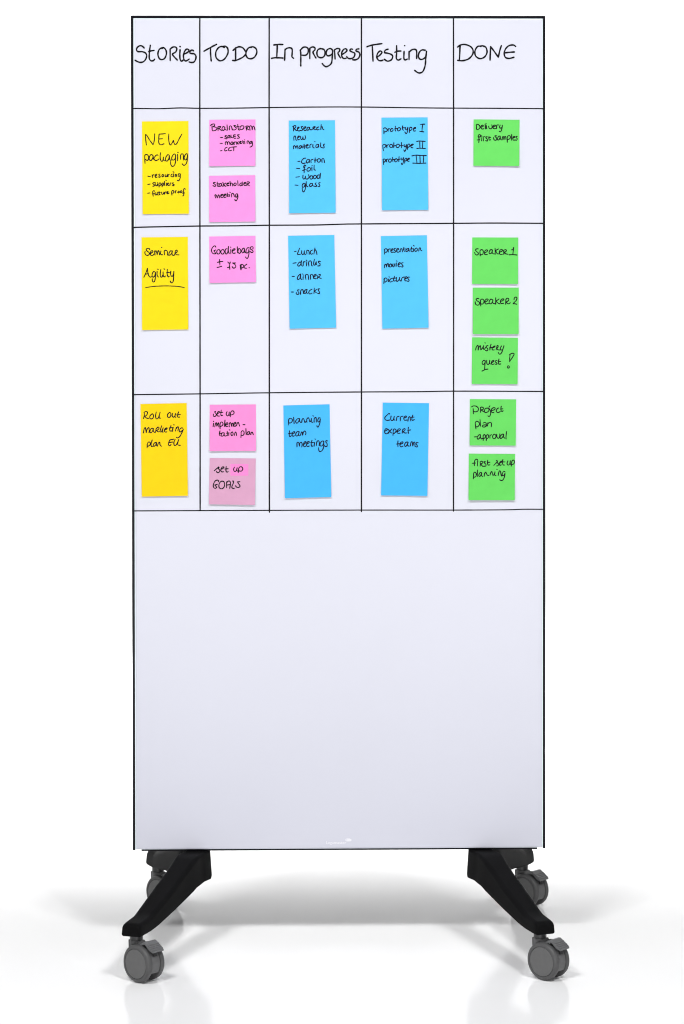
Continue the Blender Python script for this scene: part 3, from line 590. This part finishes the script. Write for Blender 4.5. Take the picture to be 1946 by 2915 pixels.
note('sticky_note', 'deepyellow', 395, 1140, 8.389, '35,85 1140,60 1172,2272 70,2295', '''108,435 130,350 125,290;120,285 165,262 205,285 190,340 140,380;140,380 185,420 240,425;320,320 280,345 258,400 285,438 330,425 350,370 330,320 305,325;415,275 398,350 405,420 435,438 470,400 505,280;505,280 485,370 490,420 520,420;
735,285 700,310 678,360 700,402 740,395 765,345 755,295 725,285;808,300 795,365 825,400 860,370 878,310;878,310 860,370 880,405;950,270 925,340 930,395 970,395;900,345 988,335;108,775 125,680 155,650 175,765;178,765 195,690 235,645 245,700 240,765;335,665 290,675 260,740 280,770 320,740 345,670;345,670 345,730 375,765;
390,770 410,680;410,680 455,635 480,650 465,690 420,715;420,715 450,745 485,745;545,600 520,680 505,740 535,750 560,700 580,650;560,700 575,765;608,710 665,680 670,655 635,665 605,710 625,750 668,748;765,598 735,680 745,725 790,725;725,655 820,645;812,655 795,740;832,578 842,585;
870,730 895,640;880,690 930,625 945,660 930,720;1050,660 1010,655 970,700 965,740 1000,745 1060,690;1060,690 1020,780 975,860 920,893 892,875;195,1130 200,1040;205,1020 235,990 270,1005 265,1060 210,1095;318,942 290,1040 300,1095 325,1100;410,1000 365,1020 340,1075 360,1095 400,1060 420,1000;420,1000 420,1070 440,1085;
440,1090 465,1020 495,995 505,1060 540,1095;830,925 740,940;740,940 710,1010 708,1060 740,1078 768,1050;712,1005 812,992;865,925 835,1010 845,1070 880,1070 920,1010 950,928;950,928 925,1020 940,1065 990,1068''',
 'tall yellow sticky note reading Roll out marketing plan EU', GY, 0.003,
 painted_creases=[((0.86, 0.52, 0.006), (880, 1720), (0.006, 0.02, 0.040), 0.02, 0.55)])
note('sticky_note', 'pink2', 588, 1145, 10.453, '87,75 1462,65 1465,1440 88,1450', '''265,272 235,285 260,320 285,355 270,405 225,425 195,400 200,350;315,345 375,305 375,275 335,285 310,345 320,405 375,410;432,235 420,330 430,395 475,385;405,305 475,300;605,280 580,340 595,390 630,405 665,350;670,290 665,370 690,395;700,435 705,330 740,265 790,260 815,310 790,355 735,375 700,365;
205,625 190,725;195,562 210,575;240,735 260,640 290,610 300,710;305,710 330,640 355,610 360,730;398,790 395,660;395,660 415,600 460,590 485,640 465,690 405,725;545,530 525,720;560,680 625,650 620,610 580,625 555,690 585,725 625,715;670,730 670,640 700,605 725,640 735,715;738,715 750,640 780,620 785,720;
800,660 865,630 855,595 815,620 805,690 840,715 890,680;890,690 910,620 940,600 960,650 980,710;1080,665 1138,668;395,850 375,950 400,1000;370,930 440,920;500,905 450,920 430,985 460,1010 510,970 520,910;520,960 545,1005 590,990;610,860 615,995;590,920 665,910;660,920 655,990;668,815 690,828;
750,885 720,920 735,985 775,975 785,920 760,880;820,990 845,900 870,890 885,940 885,990;1018,1050 1025,930;1020,900 1060,845 1105,870 1110,940 1080,985 1040,990;1165,785 1175,960;1260,870 1215,890 1205,950 1235,965 1270,920 1275,875;1275,875 1290,955;1315,965 1325,900 1355,890 1375,930 1388,965''',
 'pink sticky note reading set up implementation plan', GP, 0.0035)
note('sticky_note', 'palepink', 588, 1300, 10.453, '87,40 1460,52 1435,1432 68,1412', '''222,420 280,370 350,310;350,300 370,320 345,350 385,395 385,440 340,475 300,460 298,430;420,375 490,345 515,310 470,305 430,350 420,410 450,450 498,445;580,290 570,380 580,440 615,458 640,435;540,365 635,355;825,310 800,370 815,425 855,435 895,390;905,330 890,400 920,430;
940,470 945,370 980,310 1030,300 1070,340 1065,395 1020,430 960,420;345,745 355,715 320,695 260,715 215,780 195,860 215,920 265,938 300,905;300,905 250,850;240,840 315,820;450,725 400,755 365,830 370,910 420,950 480,940 525,880 530,790 500,735 440,725;592,740 592,920;592,790 620,740 670,720 705,760 705,830 685,940;600,840 695,828;
765,725 795,725 790,790 750,880 755,925 800,945 825,935;988,740 915,745;915,745 950,800 990,860 980,895 930,915 880,895 860,862''',
 'pale dusty pink sticky note reading set up GOALS with a brighter patch', GP, 0.0035, patch=(705, 215, 1238, 562))
note('sticky_note', 'blue2', 800, 1145, 8.389, '50,77 1155,48 1195,2262 90,2290', '''180,545 175,450 185,400 220,385 265,410 260,460 220,495 185,490;297,358 308,508;435,395 390,395 345,450 365,498 410,470 440,390;440,390 440,450 470,485;490,480 500,410 530,390 550,430 565,480 595,460;615,480 610,410 645,370 670,410 680,465;680,465 715,440 722,385;722,385 715,460 750,480;755,322 768,330;
785,475 790,390 825,360 838,420 838,475;930,375 895,375 872,430 885,470 920,450 935,400;935,400 920,500 890,580 865,590 852,560;200,682 190,780 210,820 240,800;175,748 255,735;255,760 320,730 320,705 280,715 260,765 275,810 315,800;425,700 380,705 345,765 360,805 400,790 430,705;430,705 415,780 435,800;
460,790 480,720 500,710 510,785;512,785 540,700 570,690 590,730 580,775;378,1068 378,970 415,960 435,1045;438,1045 445,975 485,955 500,1000 490,1070;535,1010 590,960 580,935 545,960 530,1030 555,1062 590,1045;610,1000 670,960 660,935 625,950 605,1015 625,1055 668,1045;735,910 715,990 730,1050 760,1040;700,965 775,960;
798,960 785,1050;805,875 818,885;838,1035 850,950 885,915 910,960 905,1040;1010,925 970,930 930,985 935,1040 975,1040 1010,990 1015,930;1015,930 1015,1050 985,1140 930,1180 900,1150 893,1085;1105,925 1075,915 1065,945 1095,990 1095,1045 1060,1058 1035,1035''',
 'tall blue sticky note reading planning team meetings, tilted slightly', GB, 0.003)
note('sticky_note', 'blue2', 1080, 1140, 8.389, '75,50 1182,65 1140,2275 35,2265', '''245,325 225,310 180,345 130,400 130,450 180,475 240,465;275,370 265,440 290,480 330,455 350,375;350,375 340,450 370,470;405,475 415,395 465,380;495,485 500,395 560,375;575,425 640,395 635,370 595,385 575,435 600,470 650,465;675,490 690,410 720,385 735,440 745,490;795,348 770,430 785,475 830,455;745,400 825,395;
120,735 175,705 180,675 140,680 120,730 135,785 180,790 215,750;205,685 250,745 288,775;290,680 240,740 205,785;320,832 325,730;325,720 345,680 385,690 390,740 350,785 330,780;420,745 495,700 480,675 440,690 415,750 440,785 490,780;540,780 550,700;550,700 590,670 610,690 590,725 550,745;560,740 600,775 655,770;
688,638 680,720 690,785;670,715 742,702;440,960 435,1050 440,1105;398,1040 475,1030;485,1050 555,1015 550,985 505,1005 485,1065 510,1105 560,1090;670,990 625,1000 595,1060 610,1095 650,1070 680,995;680,995 670,1070 705,1090;735,1085 745,1010 775,985 790,1085;795,1080 815,1000 840,1000 845,1080;925,1010 880,1005 875,1040 900,1075 895,1110 845,1095''',
 'tall blue sticky note reading Current expert teams', GB, 0.003)
note('sticky_note', 'green', 1328, 1130, 10.453, '92,65 1472,72 1455,1445 85,1440', '''145,295 200,265 280,275 340,325 350,380 310,430 250,440 200,425;192,350 200,500;410,455 410,320;405,315 450,300 500,325 495,360 420,385;420,385 515,442;600,330 550,350 525,410 545,460 600,455 650,420 660,360 620,330 590,335;675,350 705,420 710,500 690,560 655,582 630,560;690,260 660,305;
750,405 835,370 840,325 790,320 735,370 735,440 775,465 805,460;945,325 895,365 880,420 910,460 960,455 995,430;1030,275 1015,350 1030,420 1070,425 1080,405;1010,360 1075,350;275,950 260,850 255,770 285,725 340,735 380,790 360,850 310,890 275,870;395,672 410,865;495,775 535,755 575,780 590,860;
585,835 520,830 465,855 475,885 520,895 570,870 600,850;620,862 625,770;625,800 665,765 715,760 735,800 728,885;225,1187 290,1180;400,1120 360,1130 310,1200 325,1250 370,1235 405,1170;405,1120 410,1190 430,1245 470,1230;490,1292 488,1150;488,1150 520,1115 555,1150 550,1200 510,1235;
580,1292 580,1150;580,1150 615,1115 650,1150 645,1200 600,1245;690,1225 690,1135;690,1150 735,1120;830,1105 785,1130 768,1190 800,1238 850,1220 870,1160 845,1115 815,1105;890,1105 900,1190 935,1230 975,1190 985,1095;1095,1105 1050,1110 995,1180 1005,1235 1060,1200 1098,1110;1098,1110 1095,1190 1135,1225;1185,1025 1170,1150 1170,1250''',
 'green sticky note reading Project plan approval', GG, 0.0035)
note('sticky_note', 'green', 1328, 1285, 10.453, '62,65 1440,75 1425,1448 52,1445', '''325,240 285,232 245,265 225,340 228,425;165,352 262,345;325,290 320,432;320,275 335,285;400,435 400,310;400,315 440,290 475,310 470,345 415,370;415,370 470,440;560,310 515,305 530,345 575,390 560,435 490,440;625,258 620,350 640,405 690,395;610,330 688,320;
805,415 860,360 905,310;880,265 915,290 900,320 945,370 940,415 895,432;975,350 1030,320 1040,285 990,310 970,370 990,410 1030,400;1075,245 1060,320 1080,395 1120,405;1010,310 1140,312;1225,280 1200,350 1220,400 1260,395 1295,340;1300,275 1290,350 1310,390;1325,435 1330,350 1355,275 1400,262 1422,310 1400,365 1345,390;
195,812 205,700;200,690 215,625 260,625 285,670 270,740 220,770;318,552 318,748;445,625 400,630 360,695 370,740 410,725 445,640;445,640 440,710 475,750;520,740 530,660 570,615 590,670 620,710 655,712;690,715 710,640 745,600 765,650 780,710;785,710 825,680 840,605;840,605 825,690 870,715;890,530 910,538;
935,715 950,640;940,660 975,575 1005,600 1020,690 1035,735;1135,600 1095,600 1055,670 1065,720 1110,700 1140,640;1140,640 1120,760 1080,840 1030,865 980,842''',
 'green sticky note reading first set up planning, lowest of the green notes', GG, 0.004)
